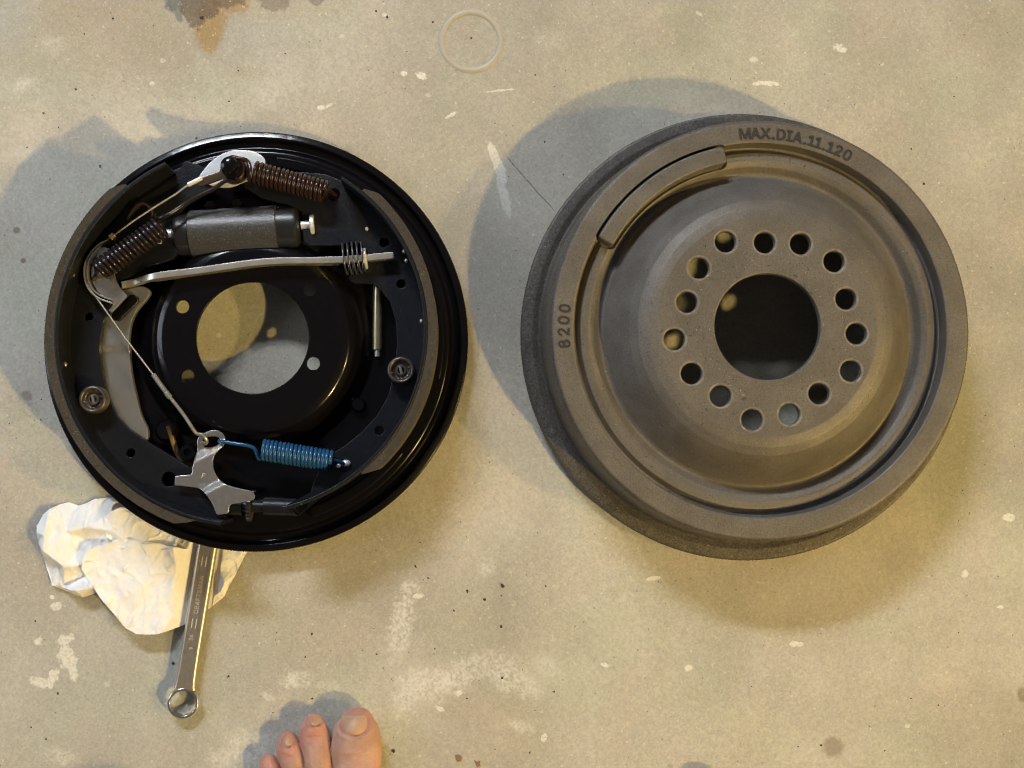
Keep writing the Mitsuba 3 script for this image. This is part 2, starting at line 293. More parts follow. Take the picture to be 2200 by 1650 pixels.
mat('letter_bright', (.72, .66, .56), rough=.35, metal=.4)
mat('wrench_steel', brushed((.46, .41, .34), 500), rough=.33, metal=.74, bump=lambda p, n, uv: fbm(p.x * 900, p.y * 900, p.z * 900, 2), scale=.00005, eps=2e-4)
mat('wrench_chrome', brushed((.68, .68, .66), 200), rough=.16, metal=.95)
scene['paper'] = two({'type': 'principledthin', 'base_color': proc(lambda p, n, uv: mi.Color3f(.80, .785, .76) * (.95 + .10 * fbm(p.x * 500, p.y * 500, p.z * 500, 2))), 'roughness': .8, 'diff_trans': .35, 'spec_trans': 0.}) if False else \
    two({'type': 'bumpmap', 'arbitrary': proc(lambda p, n, uv: fbm(p.x * 420, p.y * 420, p.z * 420, 3), 3e-4), 'scale': .0003, 'bsdf': {'type': 'diffuse', 'reflectance': proc(lambda p, n, uv: mi.Color3f(.88, .875, .865) * (.95 + .10 * fbm(p.x * 500, p.y * 500, p.z * 500, 2)))}})
TIPS = [tuple(float(v) / 1000 for v in P2(x, y, 14)) for x, y in ((768, 1530), (674, 1550), (619, 1590), (577, 1640))]
def skin_color(p, n, uv):
    b = fbm(p.x * 90, p.y * 90, p.z * 90, 3); c = mix((.43, .24, .172), (.52, .31, .23), smoothstep(.3, .7, b))
    c = mix(c, (.58, .29, .25), smoothstep(.52, .75, fbm(p.x * 45 + 3, p.y * 45, p.z * 45, 2)) * .6)
    for tx, ty in TIPS: c = mix(c, (.50, .205, .16), (1 - smoothstep(.006, .019, dr.sqrt(dr.square(p.x - tx) + dr.square(p.y - ty)))) * .55)
    return c * (.94 + .12 * noise(p.x * 1500, p.y * 1500, p.z * 1500))
mat('skin', proc(skin_color), rough=.5, spec=.35, bump=lambda p, n, uv: fbm(p.x * 300, p.y * 1000, p.z * 600, 3), scale=.0012)
mat('toenail_horn', proc(lambda p, n, uv: mix((.42, .245, .15), (.50, .31, .20), noise(p.x * 160, p.y * 160, 1.))), rough=.42, spec=.4)
mat('nail_edge', (.45, .33, .20), rough=.5)
mat('grit_dark', (.045, .04, .036), rough=.7)
mat('flake_brown', (.22, .15, .09), rough=.7)
scene['clear_plastic'] = {'type': 'principled', 'base_color': rgb(.9, .88, .82), 'roughness': .18, 'specular': .5, 'spec_trans': .85, 'eta': 1.3} if False else two({'type': 'principled', 'base_color': rgb(.40, .38, .325), 'roughness': .5, 'specular': .5})

# ------------------------------------------------------------------ floor
scene['floor'] = {'type': 'rectangle', 'to_world': T().scale([5, 5, 1]), 'bsdf': {'type': 'ref', 'id': 'concrete'}}
labels['floor'] = {'label': 'speckled grey tan concrete garage floor with white paint spots and rust stains', 'category': 'floor', 'kind': 'structure'}

# ------------------------------------------------------------------ lamps in the ceiling of the garage, outside the picture
def bulb(key, pos, power, label):
    scene[key] = {'type': 'sphere', 'center': list(pos), 'radius': .055, 'emitter': {'type': 'area', 'radiance': rgb(power * 1.0, power * .71, power * .255)}}
    labels[key] = {'label': label, 'category': 'lamp', 'group': 'warm bulbs on the ceiling'}
bulb('light_bulb', LAMP_A, WARM_A, 'warm round light bulb on the ceiling behind the photographer'); bulb('light_bulb_001', LAMP_B, WARM_B, 'warm round light bulb on the ceiling far to the right')
scene['tube_light'] = {'type': 'rectangle', 'to_world': T().translate(list(TUBE)).rotate([0, 1, 0], 180).scale([.62, .20, 1]), 'emitter': {'type': 'area', 'radiance': rgb(COOL * .94, COOL * 1.0, COOL * 1.07)}}
scene['window_pane'] = {'type': 'rectangle', 'to_world': T().translate([-2.6, .45, 1.55]).rotate([0, 1, 0], 90).scale([.5, .6, 1]), 'emitter': {'type': 'area', 'radiance': rgb(5. * .93, 5. * 1.0, 5. * 1.09)}}
labels['window_pane'] = {'label': 'cool daylit window pane in the wall left of the brake', 'category': 'window'}
labels['tube_light'] = {'label': 'long cool white tube fixture on the ceiling beyond the drum brake', 'category': 'lamp'}

# ------------------------------------------------------------------ brake drum, face up
DC = (206.8, 79.2); drum = 'brake_drum'
labels[drum] = {'label': 'brown grey cast iron drum lying face up with fifteen stud holes', 'category': 'brake drum'}
prof = [(166.2, 0), (166.2, 9.5), (164.8, 11), (157.5, 11.3), (153.2, 9.6), (151.2, 12), (148.2, 59), (146.6, 61.6), (145, 62), (133, 62), (131.5, 61.5), (130.9, 50.2), (129.0, 49.6), (126.2, 54.0), (120.6, 54.4),
        (116.6, 52.6), (112.8, 48.4), (110.9, 47.6), (108.8, 49.2), (101, 60.2), (94.0, 69.2), (88.5, 74.8), (82.5, 78.3), (76, 79.8), (37.2, 80), (36.5, 79.3), (36.5, 73.6), (72, 73.4), (84, 68.5), (94, 58), (103, 46), (108, 40), (112, 38.5), (139, 38), (140.5, 36), (140.5, 5), (152, 4), (153, 0)]
dm = to_man(revolve(rnd(prof, .9, 2), DC, 240))
PAT = [(57.9, 91.4), (61.8, 67.6), (64.9, 116)]
for r_, a0 in PAT:
    for k in range(5):
        t = math.radians(a0 + 72 * k); hx, hy = DC[0] + r_ * math.cos(t), DC[1] + r_ * math.sin(t)
        dm -= cyl(hx, hy, 60, 100, 7.35, 40); dm -= Manifold.cylinder(1.2, 7.3, 8.5, 40).translate([hx, hy, 79.1])
W0, W1 = math.radians(101.6), math.radians(150.7)
def arc_poly(r0, r1, a0, a1, n=40): t = np.linspace(a0, a1, n); return Polygon(np.vstack([np.c_[DC[0] + r1 * np.cos(t), DC[1] + r1 * np.sin(t)], np.c_[DC[0] + r0 * np.cos(t[::-1]), DC[1] + r0 * np.sin(t[::-1])]]))
bar = arc_poly(121.4, 128.9, W0 + .014, W1 - .014).buffer(2.3, 6)
gap = np.array(bar.buffer(2.0, 6).exterior.coords)[:-1]
dm -= Manifold.extrude(CrossSection([gap if area2(gap) > 0 else gap[::-1]]), 20).translate([0, 0, 51.5])
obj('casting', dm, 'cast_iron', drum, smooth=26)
obj('balance_weight', sheet([np.array(bar.exterior.coords)[:-1]], 48, 64.2, 1.3, 1.2), 'cast_iron', drum, smooth=45, label='curved balance bar with rounded ends set inside the rim')
def arc_text(text, r, start_deg, h, z, depth, adv, narrow=1.):
    out, a = [], math.radians(start_deg)
    for ch in text:
        w = adv.get(ch, adv['x']) * h
        if ch != ' ':
            m = meshkit.text_mesh(ch, h, depth, bold=True); b = m.bounds
            m.apply_translation([-(b[0, 0] + b[1, 0]) / 2, 0, 0]); m.apply_scale([narrow, 1, 1])
            t = a - w / 2 / r
            m.apply_transform(trimesh.transformations.rotation_matrix(t - math.pi / 2, [0, 0, 1]))
            m.apply_translation([DC[0] + r * math.cos(t), DC[1] + r * math.sin(t), z]); out.append(m)
        a -= w / r
    return trimesh.util.concatenate(out)
ADV = {'x': .93, '.': .55, '1': .66, 'I': .62, 'M': 1.05}
t0 = P2(1588, 282, 62) - DC
obj('lettering', arc_text('MAX.DIA.11.120', 134.6, math.degrees(math.atan2(t0[1], t0[0])), 7.4, 61.6, 1.1, ADV), 'iron_letter', drum, smooth=False, label='raised letters reading MAX.DIA.11.120 on the rim')
t0 = P2(1208, 752, 62) - DC
obj('lettering', arc_text('8200', 134.8, math.degrees(math.atan2(t0[1], t0[0])), 7.6, 61.6, 1.1, {'x': 1.06}), 'iron_letter', drum, smooth=False, label='raised digits reading 8200 on the left of the rim')

# ------------------------------------------------------------------ drum brake, assembled on its backing plate
ZO = -33.                                                 # heights in this section are written 33 mm too high and lowered by obj()
_P = P
def P(x, y, z=0.): q = _P(x, y, z + ZO); q[2] = z; return q
BC = (-151.2, 74.0); HC = (-152.6, 75.2); brake = 'drum_brake'
labels[brake] = {'label': 'black assembled drum brake with blue and brown springs and two curved shoes', 'category': 'drum brake'}
prof = [(153.0, 42), (153.0, 47.8), (152.4, 48.6), (148.4, 49.9), (147.4, 49.2), (146.2, 45), (142.5, 43.8), (140.6, 45), (139.2, 48.4), (136, 49), (92, 49), (85, 50), (77, 57), (72, 63.5), (68, 67), (63, 68.8), (58, 69), (39.9, 69), (39.6, 68.4),
        (39.6, 66.2), (40, 66), (57, 66), (62, 65.5), (66, 63.5), (75, 54), (82, 47.5), (90, 46), (136, 46), (138, 42.5), (142, 40.8), (147, 41)]
bm = to_man(revolve(rnd(prof, 1.2, 2), BC, 240))
for q in [(392, 659), (673, 781), (403, 808), (665, 622)]:
    c = P2(*q, 69); bm -= cyl(c[0], c[1], 50, 90, 4.7, 32)
plate = obj('backing_plate', bm, 'black_gloss', brake, smooth=38, label='glossy black pressed backing plate with a big centre hole')
for a0, a1, r_ in [(62, 84, 135), (98, 124, 137), (225, 250, 134), (288, 322, 135), (20, 44, 136), (-12, 10, 136), (150, 172, 135)]:
    obj('ledge', arc_band(BC, r_ - 9, r_, math.radians(a0), math.radians(a1), 46, 53, 30, 2.2), 'black_gloss', brake)
# brake shoes
LC, LR = np.array([-148.5, 74.7]), 139.7
RC, RR = np.array([-153.3, 77.0]), 133.6
ZT, ZB, ZW = 95., 46., 68.
def ang(q, z, c): v = P2(*q, z) - c; return math.atan2(v[1], v[0])
def unwrap(a0, a1): return (a0, a1) if a1 > a0 else (a0, a1 + 2 * math.pi)
def shoe(name, c, R, lin, tab, web_px, holes, label):
    k = brake + '__' + name; labels[k] = {'label': label}
    a0, a1 = lin; obj('lining', arc_band(c, R - 6.6, R, a0, a1, ZB + 1, ZT - .6, 110, .5, .72), 'lining', k, smooth=40)
    b0, b1 = tab; obj('table', arc_band(c, R - 9.4, R - 6.7, b0, b1, ZB, ZT, 120, .7), 'black_satin', k, smooth=40)
    n = 80; o = np.array([c + (R - 9.0) * np.array([math.cos(t), math.sin(t)]) for t in np.linspace(b0, b1, n)])
    inner = px_ring(web_px, ZW)
    ring = np.vstack([o, inner])
    hr = [circle(P2(x, y, ZW), r) for x, y, r in holes]
    obj('web', sheet([ring] + hr, ZW - 5, ZW, .6, 1.3), 'black_satin', k, smooth=35)
    return k
al = [ang((262, 386), ZT, LC), ang((405, 1133), ZT, LC) + 2 * math.pi]
tl = [ang((345, 330), ZT, LC), ang((470, 1150), ZT, LC) + 2 * math.pi]
left_shoe = shoe('brake_shoe', LC, LR, al, tl, [(472, 1096), (470, 1060), (420, 1012), (360, 975), (312, 946), (277, 921), (250, 893), (231, 850), (218, 800), (213, 745), (222, 692), (236, 660), (252, 625), (262, 602), (290, 590), (322, 573), (372, 556), (386, 536), (380, 520), (372, 480), (400, 440), (440, 415), (466, 398), (462, 378), (440, 360), (400, 345)],
                 [(190, 680, 3.0), (280, 973, 3.2), (362, 1030, 5.2), (206, 590, 3.4)], 'left curved brake shoe with a grey brown lining')
ar = [ang((781, 1022), ZT, RC), ang((789, 396), ZT, RC)]
tr = [ang((612, 1120), ZT, RC), ang((740, 372), ZT, RC)]
right_shoe = shoe('brake_shoe_001', RC, RR, ar, tr, [(735, 388), (700, 374), (640, 369), (560, 376), (524, 386), (524, 402), (560, 425), (620, 440), (648, 455), (650, 505), (654, 519), (664, 527), (733, 527), (745, 521), (775, 523), (790, 540), (788, 572), (770, 588), (752, 588), (750, 600), (760, 609), (800, 610), (818, 623), (838, 650), (850, 690), (853, 740), (848, 790), (834, 850), (810, 892), (775, 930), (740, 958), (712, 976), (690, 1002), (672, 1040), (660, 1086), (640, 1108)],
                   [(826, 521, 3.4), (862, 610, 3.2), (815, 925, 3.2), (717, 418, 4.4), (740, 1000, 4.6)], 'right curved brake shoe with a brown lining')
for x, y in [(260, 425), (155, 590), (138, 783), (210, 965)]:
    obj('rivet', blob(P(x, y, 84), (2.0, 2.0, 1.5), 2), 'gold_zinc', left_shoe, smooth=True)
for x, y in [(788, 492), (868, 540), (873, 560), (905, 690)]:
    obj('rivet', blob(P(x, y, 84), (1.2, 1.6, 1.2), 2), 'dull_zinc', right_shoe, smooth=True)
# wheel cylinder
def along(p0, p1, prof):
    """A turned part: prof = (distance from p0, radius) along the axis p0-p1."""
    p0, p1 = np.asarray(p0), np.asarray(p1); ax = (p1 - p0) / np.linalg.norm(p1 - p0)
    a = np.cross(ax, [0, 0, 1.]); a /= np.linalg.norm(a); b = np.cross(ax, a); th = np.arange(44) * 2 * np.pi / 44
    return loft([p0 + d * ax + max(r, .01) * (np.cos(th)[:, None] * a + np.sin(th)[:, None] * b) for d, r in prof])
wc = brake + '__wheel_cylinder'; labels[wc] = {'label': 'grey cast wheel cylinder with a black boot on each end'}
c0, c1 = P(411, 503, 60), P(599, 491, 60); LW = np.linalg.norm(c1 - c0); ax = (c1 - c0) / LW
obj('cylinder_body', along(c0, c1, [(0, 0), (0, 16), (.6, 16.8), (LW - .6, 16.8), (LW, 16), (LW, 0)]), 'grey_casting', wc, smooth=40)
obj('boot', along(c0, c0 - ax, [(0, 0), (0.05, 15.4), (7, 15.6), (9.5, 14.6), (11.4, 11), (12.6, 6.5), (13, 0)]), 'black_rubber', wc, smooth=40)
obj('boot', along(c1, c1 + ax, [(0, 0), (.05, 15.6), (11, 15.9), (13.6, 15.4), (15.2, 13.4), (16, 9.5), (16.2, 4), (16.2, 0)]), 'black_rubber', wc, smooth=40)
for e, d, n0, n1 in ((c0, -ax, 12, 19.5), (c1, ax, 17, 23.5)):
    q = e + [0, 0, 7.]
    obj('push_rod', along(q + d * n0, q + d * (n1 + 1), [(0, 0), (0, 3.0), (n1 - n0 + 1, 3.0), (n1 - n0 + 1, 0)]), 'bright_zinc', wc, smooth=40)
    obj('push_rod_head', along(q + d * n1, q + d * (n1 + 4), [(0, 0), (0, 6.6), (.5, 7.1), (2.4, 7.1), (2.9, 6.6), (2.9, 0)]), 'bright_zinc', wc, smooth=40)
for x, y in [(451, 442), (508, 437)]:
    obj('mounting_bolt', lathe([(0, 46), (4.4, 46), (4.4, 63), (3.6, 64.5), (0, 64.5)], P2(x, y, 64), 6), 'black_gloss', wc)
# anchor pin and the white guide plate
AP = P2(491, 352, 100)
gp = px_ring([(490, 800), (530, 700), (620, 590), (740, 460), (850, 380), (980, 300), (1150, 240), (1300, 220), (1450, 225), (1600, 240), (1720, 280), (1830, 350), (1890, 420), (1900, 480), (1860, 560), (1760, 700), (1530, 880), (1420, 920), (1200, 1010), (1000, 1030), (800, 1000), (650, 940), (590, 880), (540, 830)], 73, (380, 300), .1)
obj('guide_plate', sheet([spline(gp, 120, True)], 71.5, 73, .4, 1.), 'bright_zinc', brake, label='bright white metal guide plate at the top')
obj('anchor_pin', lathe([(0, 46), (9, 46), (9, 70), (7.2, 73), (7.2, 88), (6.2, 89), (6.2, 96), (5.2, 98.6), (3, 99.8), (0, 100)], AP, 40), 'black_gloss', brake, smooth=40)
eye = LineString([P2(432, 391, 80), AP + [0, 0]]).buffer(3.0).union(Point(AP).buffer(9.8))
obj('cable_eye', sheet([np.array(eye.exterior.coords)[:-1], circle(AP, 6.6)], 78, 80, .5, .8), 'bronze_zinc', brake)
# return springs
def on(pts): return np.array([P(*q) for q in pts])
th = np.linspace(math.radians(60), math.radians(-200), 20)
loopA = np.array([[AP[0] + 8.0 * math.cos(t), AP[1] + 8.0 * math.sin(t), 86] for t in np.linspace(math.radians(-70), math.radians(95), 14)])
s0, s1 = P(541, 369, 82), P(699, 412, 80)
obj('return_spring', coil(s0, s1, 7.0, 17, 1.5, lead_in=np.vstack([loopA, P(512, 340, 87), P(530, 345, 87)]), lead_out=on([(706, 410, 76), (716, 416, 72), (719, 418, 64)]), per=20, phase=math.pi * 1.5), 'spring_brown', brake, smooth=True, label='brown return spring right of the anchor pin')
loopB = np.array([[AP[0] + 8.2 * math.cos(t), AP[1] + 8.2 * math.sin(t), 82.5] for t in np.linspace(math.radians(120), math.radians(-110), 16)])
s0, s1 = P(349, 486, 80), P(214, 581, 84)
obj('return_spring', coil(s0, s1, 7.0, 16, 1.5, lead_in=np.vstack([loopB, P(470, 398, 82), P(430, 420, 82), P(385, 446, 82), P(360, 462, 84)]), lead_out=on([(207, 588, 82), (204, 596, 79), (206, 594, 66)]), per=20), 'spring_dark', brake, smooth=True, label='dark return spring crossing the left shoe')
obj('strap', sweep(spline(on([(277, 472, 74), (283, 459, 76), (292, 447, 77), (306, 438, 78), (320, 444, 78), (329, 457, 77), (330, 468, 74)]), 30), np.array([(-.8, -2.2), (.8, -2.2), (.8, 2.2), (-.8, 2.2)])), 'bronze_zinc', brake)
# adjuster cable and its guide
K = 240 / 1523
arcp = [(440, 620), (350, 660), (270, 730), (200, 820), (160, 900), (140, 1000), (140, 1100), (165, 1210), (215, 1300), (300, 1380), (400, 1430), (510, 1465)]
gp_ = px_ring([(330, 760), (290, 830), (250, 910), (225, 1000), (225, 1090), (250, 1200), (315, 1310), (405, 1390), (500, 1430), (545, 1470), (470, 1570), (510, 1602), (725, 1375), (680, 1320), (610, 1240), (565, 1150), (548, 1080), (545, 1000), (555, 920), (540, 800), (480, 720), (400, 700)], 75, (160, 420), K)
guide = brake + '__cable_guide'; labels[guide] = {'label': 'shiny curved cable guide on the left shoe'}
gc = P2(160 + 420 * K, 420 + 1010 * K, 75)
obj('guide_face', sheet([gp_], 73.6, 75, .45, .8, lambda x, y: -1.6 * np.clip((np.hypot(x - gc[0], y - gc[1]) - 26) / 12, 0, 1) ** 2 * 0 + .12 * np.sqrt(np.maximum(0, (x - gc[0]) ** 2 + (y - gc[1]) ** 2)) * .35), 'polished_steel', guide, smooth=50)
rimp = spline(np.array([P(160 + x * K, 420 + y * K, 79) for x, y in arcp]), 60)
obj('guide_rim', sweep(rimp, rnd([(-.6, -9), (.6, -9), (.6, 1), (-.6, 1)], .4, 2)), 'dull_zinc', guide, smooth=40)
rim2 = spline(np.array([P(160 + (x + (420 - x) * .14) * K, 420 + (y + (1010 - y) * .10) * K, 80) for x, y in arcp[1:]]), 60)
obj('guide_rim', sweep(rim2, rnd([(-.5, -6), (.5, -6), (.5, .6), (-.5, .6)], .35, 2)), 'polished_steel', guide, smooth=40)
cb = brake + '__adjuster_cable'; labels[cb] = {'label': 'thin twisted steel adjuster cable from the anchor pin to the lever'}
cp = on([(404, 397, 80), (377, 417, 80), (324, 450, 80), (286, 475, 80), (250, 502, 80), (222, 521, 79)] + [(160 + (x + 22) * K, 420 + (y + 6) * K, 78) for x, y in arcp[1:9]] + [(212, 646, 79), (268, 725, 79), (330, 806, 79)])
from scipy.interpolate import interp1d
d_ = np.r_[0, np.cumsum(np.linalg.norm(np.diff(cp, axis=0), axis=1))]; s_ = np.linspace(0, d_[-1], 700)
base = np.stack([np.interp(s_, d_, cp[:, i]) for i in range(3)], -1); tt, aa, bb = frames(base); strands = []
for k in range(4):
    ph = s_ / 3.4 * 2 * np.pi + k * np.pi / 2
    strands.append(tube(base + .36 * (np.cos(ph)[:, None] * aa + np.sin(ph)[:, None] * bb), .36, 5))
obj('wire_rope', strands, 'cable_wire', cb, smooth=True)
obj('crimp_sleeve', tube(on([(404, 397, 80), (419, 390, 80), (434, 382, 80)]), 1.7, 12), 'bright_zinc', cb)
obj('crimp_sleeve', tube(on([(329, 804, 79), (345, 827, 79), (361, 848, 79)]), 1.75, 12), 'dull_zinc', cb)
obj('crimp_sleeve', tube(on([(357, 843, 80.5), (361, 849, 80.8), (366, 854, 80.3)]), 2.0, 12), 'dull_zinc', cb)
obj('cable_hook', tube(spline(on([(360, 847, 79), (380, 872, 80), (402, 902, 80), (416, 924, 80), (424, 932, 79), (434, 934, 78.5), (441, 941, 78), (444, 949, 76), (440, 953, 73), (434, 950, 70)]), 60), 1.35, 10), 'dull_zinc', cb, smooth=True)
obj('cable_clip', sheet([px_ring([(231, 507), (240, 499), (249, 508), (241, 517)], 82)], 77, 82, .5, .6), 'gold_zinc', cb)
# parking brake strut, its spring and washer
st = spline(on([(262, 611, 71), (300, 602, 72), (320, 595.5, 77), (400, 584, 78), (480, 573, 78.5), (560, 562.5, 78.5), (640, 559, 78.5), (738, 557, 78.5), (790, 553, 78), (845, 548, 78)]), 120)
u = np.linspace(0, 1, 120)
def strut_sec(i):
    h = 6 if u[i] < .10 or u[i] > .80 else 13
    return rnd([(-2.3, -h), (2.3, -h), (2.3, 0), (-2.3, 0)], .5, 2)
strut = brake + '__strut'; labels[strut] = {'label': 'bright steel strut bar running across under the wheel cylinder'}
obj('bar', sweep(st, strut_sec), 'dull_zinc', strut, smooth=40)
p0, p1 = P(737, 557, 76), P(783, 553, 76)
obj('strut_spring', coil(p0, p1, 11.0, 4.6, .72, sides=8, per=26, phase=2.2), 'spring_grey', strut, smooth=True)
obj('washer', along(P(781, 556, 74), P(790, 555, 74), [(0, 0), (0, 7.2), (.4, 7.6), (1.9, 7.6), (2.3, 7.2), (2.3, 0)]), 'bright_zinc', strut)
# parking brake lever under the left shoe
pl = px_ring([(316, 618), (323, 625), (316, 643), (296, 666), (282, 697), (278, 735), (279, 778), (284, 816), (293, 854), (305, 898), (317, 936), (300, 960), (262, 930), (230, 890), (205, 830), (195, 760), (200, 700), (225, 655), (250, 628), (275, 619)], 62)
obj('parking_lever', sheet([spline(pl, 140, True)], 58, 62.2, 1.0, 1.4, lambda x, y: -2.2 / (1 + np.exp(-( P2(280, 750, 62)[1] - y) / .7)), fill=True), 'lever_steel', brake, smooth=40, label='curved steel parking brake lever beside the left shoe')
cap = LineString([P2(284, 643, 68), P2(250, 678, 68)]).buffer(3.6)
obj('pivot_clip', sheet([np.array(cap.exterior.coords)[:-1]], 62, 68.6, 1.6, .8), 'black_gloss', brake)
# hold-down cups
for x, y in [(198, 858), (861, 795)]:
    c = P2(x, y, 80); h = brake + '__hold_down'; h = count_key(h); labels[h] = {'label': 'round spring cup with a pin head in the ' + ('left' if x < 500 else 'right') + ' shoe'}
    obj('cup', revolve(rnd([(9.6, 70), (9.6, 79), (8.8, 80.2), (7.4, 80.2), (6.8, 79), (6.2, 76.5), (4.2, 76), (4.0, 77.8), (2.2, 77.8), (2.2, 70)], .5, 2), c, 48), 'dark_steel', h, smooth=40)
    for k in range(6):
        t = k * math.pi / 3 + .3
        obj('tab', blob((c[0] + 6.4 * math.cos(t), c[1] + 6.4 * math.sin(t), 77.2), (1.5, 1.1, 1.2), 2), 'dark_steel', h, smooth=True)
    obj('pin_head', sheet([np.array(LineString([c + [-.6, 2.2], c + [.6, -2.2]]).buffer(1.0).exterior.coords)[:-1]], 74, 79.4, .5, .5), 'polished_steel', h)
# lower adjuster spring (blue), its stud
s0, s1 = P(563, 966, 76), P(712, 990, 76)
obj('adjuster_spring', coil(s0, s1, 6.6, 17.6, 1.35, lead_in=on([(470, 948, 74), (480, 949, 77), (505, 953, 78), (535, 958, 78), (546, 963, 77), (552, 976, 76), (556, 985, 74)]), lead_out=on([(722, 990, 76), (734, 994, 73), (740, 998, 66)]), per=20, phase=1.2), 'spring_blue', brake, smooth=True, label='blue adjuster spring at the bottom')
obj('spring_stud', [blob(P(743, 995, 70), (3.6, 2.4, 2.2), 2), blob(P(727, 1001, 69), (2.0, 1.6, 1.6), 2)], 'bright_zinc', brake, smooth=True)
# adjuster lever: bright bent sheet
KL = 240 / 1722; OL = (340, 900)
lev = [(580, 400), (578, 350), (600, 280), (660, 225), (740, 195), (800, 172), (860, 168), (920, 180), (975, 215), (1010, 265), (1025, 320), (1020, 375), (990, 430), (940, 475), (890, 525), (858, 585), (843, 650), (845, 720), (860, 790), (890, 860), (940, 930), (1000, 975), (1080, 1015), (1180, 1045), (1300, 1075), (1430, 1100), (1480, 1130), (1505, 1180), (1500, 1225), (1470, 1250), (1380, 1265), (1250, 1290), (1160, 1305), (1115, 1330), (1108, 1370), (1105, 1420), (1085, 1450), (1000, 1470), (935, 1475), (905, 1450), (880, 1380), (850, 1310), (800, 1230), (755, 1165), (690, 1105), (620, 1070), (540, 1055), (400, 1040), (250, 1025), (260, 880), (400, 865), (500, 855), (515, 840), (530, 740), (545, 640), (575, 520), (590, 480)]
hole = [(665, 330), (690, 300), (760, 275), (850, 270), (910, 285), (940, 320), (935, 370), (890, 410), (820, 435), (740, 440), (690, 430), (665, 390)]
def lever_z(x, y):
    q0, q1 = P2(OL[0], OL[1], 74), P2(OL[0] + 100 * KL, OL[1], 74); k = 100 / np.linalg.norm(q1 - q0)
    cx, cy = (x - q0[0]) * k, -(y - q0[1]) * k
    t = .447 * cx + .894 * cy; sm = lambda a, b: (lambda q: q * q * (3 - 2 * q))(np.clip((t - a) / (b - a), 0, 1))
    return 3.6 * sm(690, 900) + 3.4 * sm(1235, 1410) + .9 * np.exp(-((cx - 470) / 60) ** 2) * (cx < 520) * 0
ol = brake + '__adjuster_lever'; labels[ol] = {'label': 'bright polished Y shaped adjuster lever at the bottom left'}
obj('lever_plate', sheet([px_ring(lev, 74, OL, KL), px_ring(hole, 74, OL, KL)], 69.4, 71, .5, .7, lever_z, fill=True), 'polished_steel', ol, smooth=50)
m = meshkit.text_mesh('F', 3.4, .25, bold=False); m.apply_transform(trimesh.transformations.rotation_matrix(-.25, [0, 0, 1])); c = P(340 + 655 * KL, 900 + 905 * KL, 75); m.apply_translation([c[0], c[1], 74.5])
obj('stamp', m, 'bright_zinc', ol, smooth=False, label='small stamped letter F')
# star wheel adjuster below the lever
aw = brake + '__adjuster_screw'; labels[aw] = {'label': 'dark adjuster screw with a star wheel between the shoe ends'}
a0_, a1_ = P(455, 1085, 58), P(640, 1090, 58)
LA = np.linalg.norm(a1_ - a0_); axA = (a1_ - a0_) / LA
obj('screw_body', along(a0_, a1_, [(0, 0), (0, 6), (2, 7), (22, 7), (22, 4.4), (LA - 24, 4.4), (LA - 24, 6.4), (LA - 1, 6.4), (LA, 5.4), (LA, 0)]), 'black_satin', aw, smooth=40)
sw = []
for k in range(22):
    t = k * 2 * math.pi / 22; b_ = trimesh.creation.box([2.6, 1.5, 3.]); b_.apply_translation([0, 0, 9.6]); b_.apply_transform(trimesh.transformations.rotation_matrix(t, [1, 0, 0]))
    sw.append(b_)
sw = trimesh.util.concatenate(sw); sw.apply_transform(trimesh.transformations.rotation_matrix(math.atan2(axA[1], axA[0]), [0, 0, 1])); sw.apply_translation(a0_ + axA * 27)
obj('star_wheel', [sw, along(a0_ + axA * 25.8, a0_ + axA * 29, [(0, 0), (0, 9.4), (2.4, 9.4), (2.4, 0)])], 'spring_grey', aw, smooth=30)
# bracket, bolt and pin on the backing plate
br = spline(on([(360, 915, 60), (366, 935, 60), (372, 955, 59), (380, 975, 58), (392, 992, 58), (410, 1001, 58), (428, 1003, 58)]), 40)
obj('bracket', sweep(br, rnd([(-2.6, -3), (2.6, -3), (1.2, 1.2), (-2.2, -.6)], .8, 2)), 'bronze_zinc', brake, smooth=40)
obj('bracket_bolt', lathe([(0, 46), (6, 46), (6, 62), (5.2, 64), (2.6, 64), (2.6, 61), (0, 61)], P2(402, 972, 64), 28), 'black_gloss', brake)
obj('brake_hose_boss', lathe([(0, 46), (9, 46), (8, 57), (6, 60), (0, 60)], P2(355, 925, 60), 32), 'black_gloss', brake)
obj('guide_pin', tube(np.vstack([P(813, 600, 54), P(812, 640, 54), P(811, 700, 54), P(811, 751, 54)]), 3.5, 20), 'gold_zinc', brake, label='gold coloured round pin behind the right shoe')
obj('guide_pin_tip', tube(np.vstack([P(811, 752, 54), P(811, 766, 54)]), 2.2, 14), 'dull_zinc', brake)
obj('hose_boss', lathe([(0, 46), (6, 46), (5.4, 53), (4, 55), (0, 55)], P2(770, 870, 55), 28), 'black_gloss', brake)

P = _P
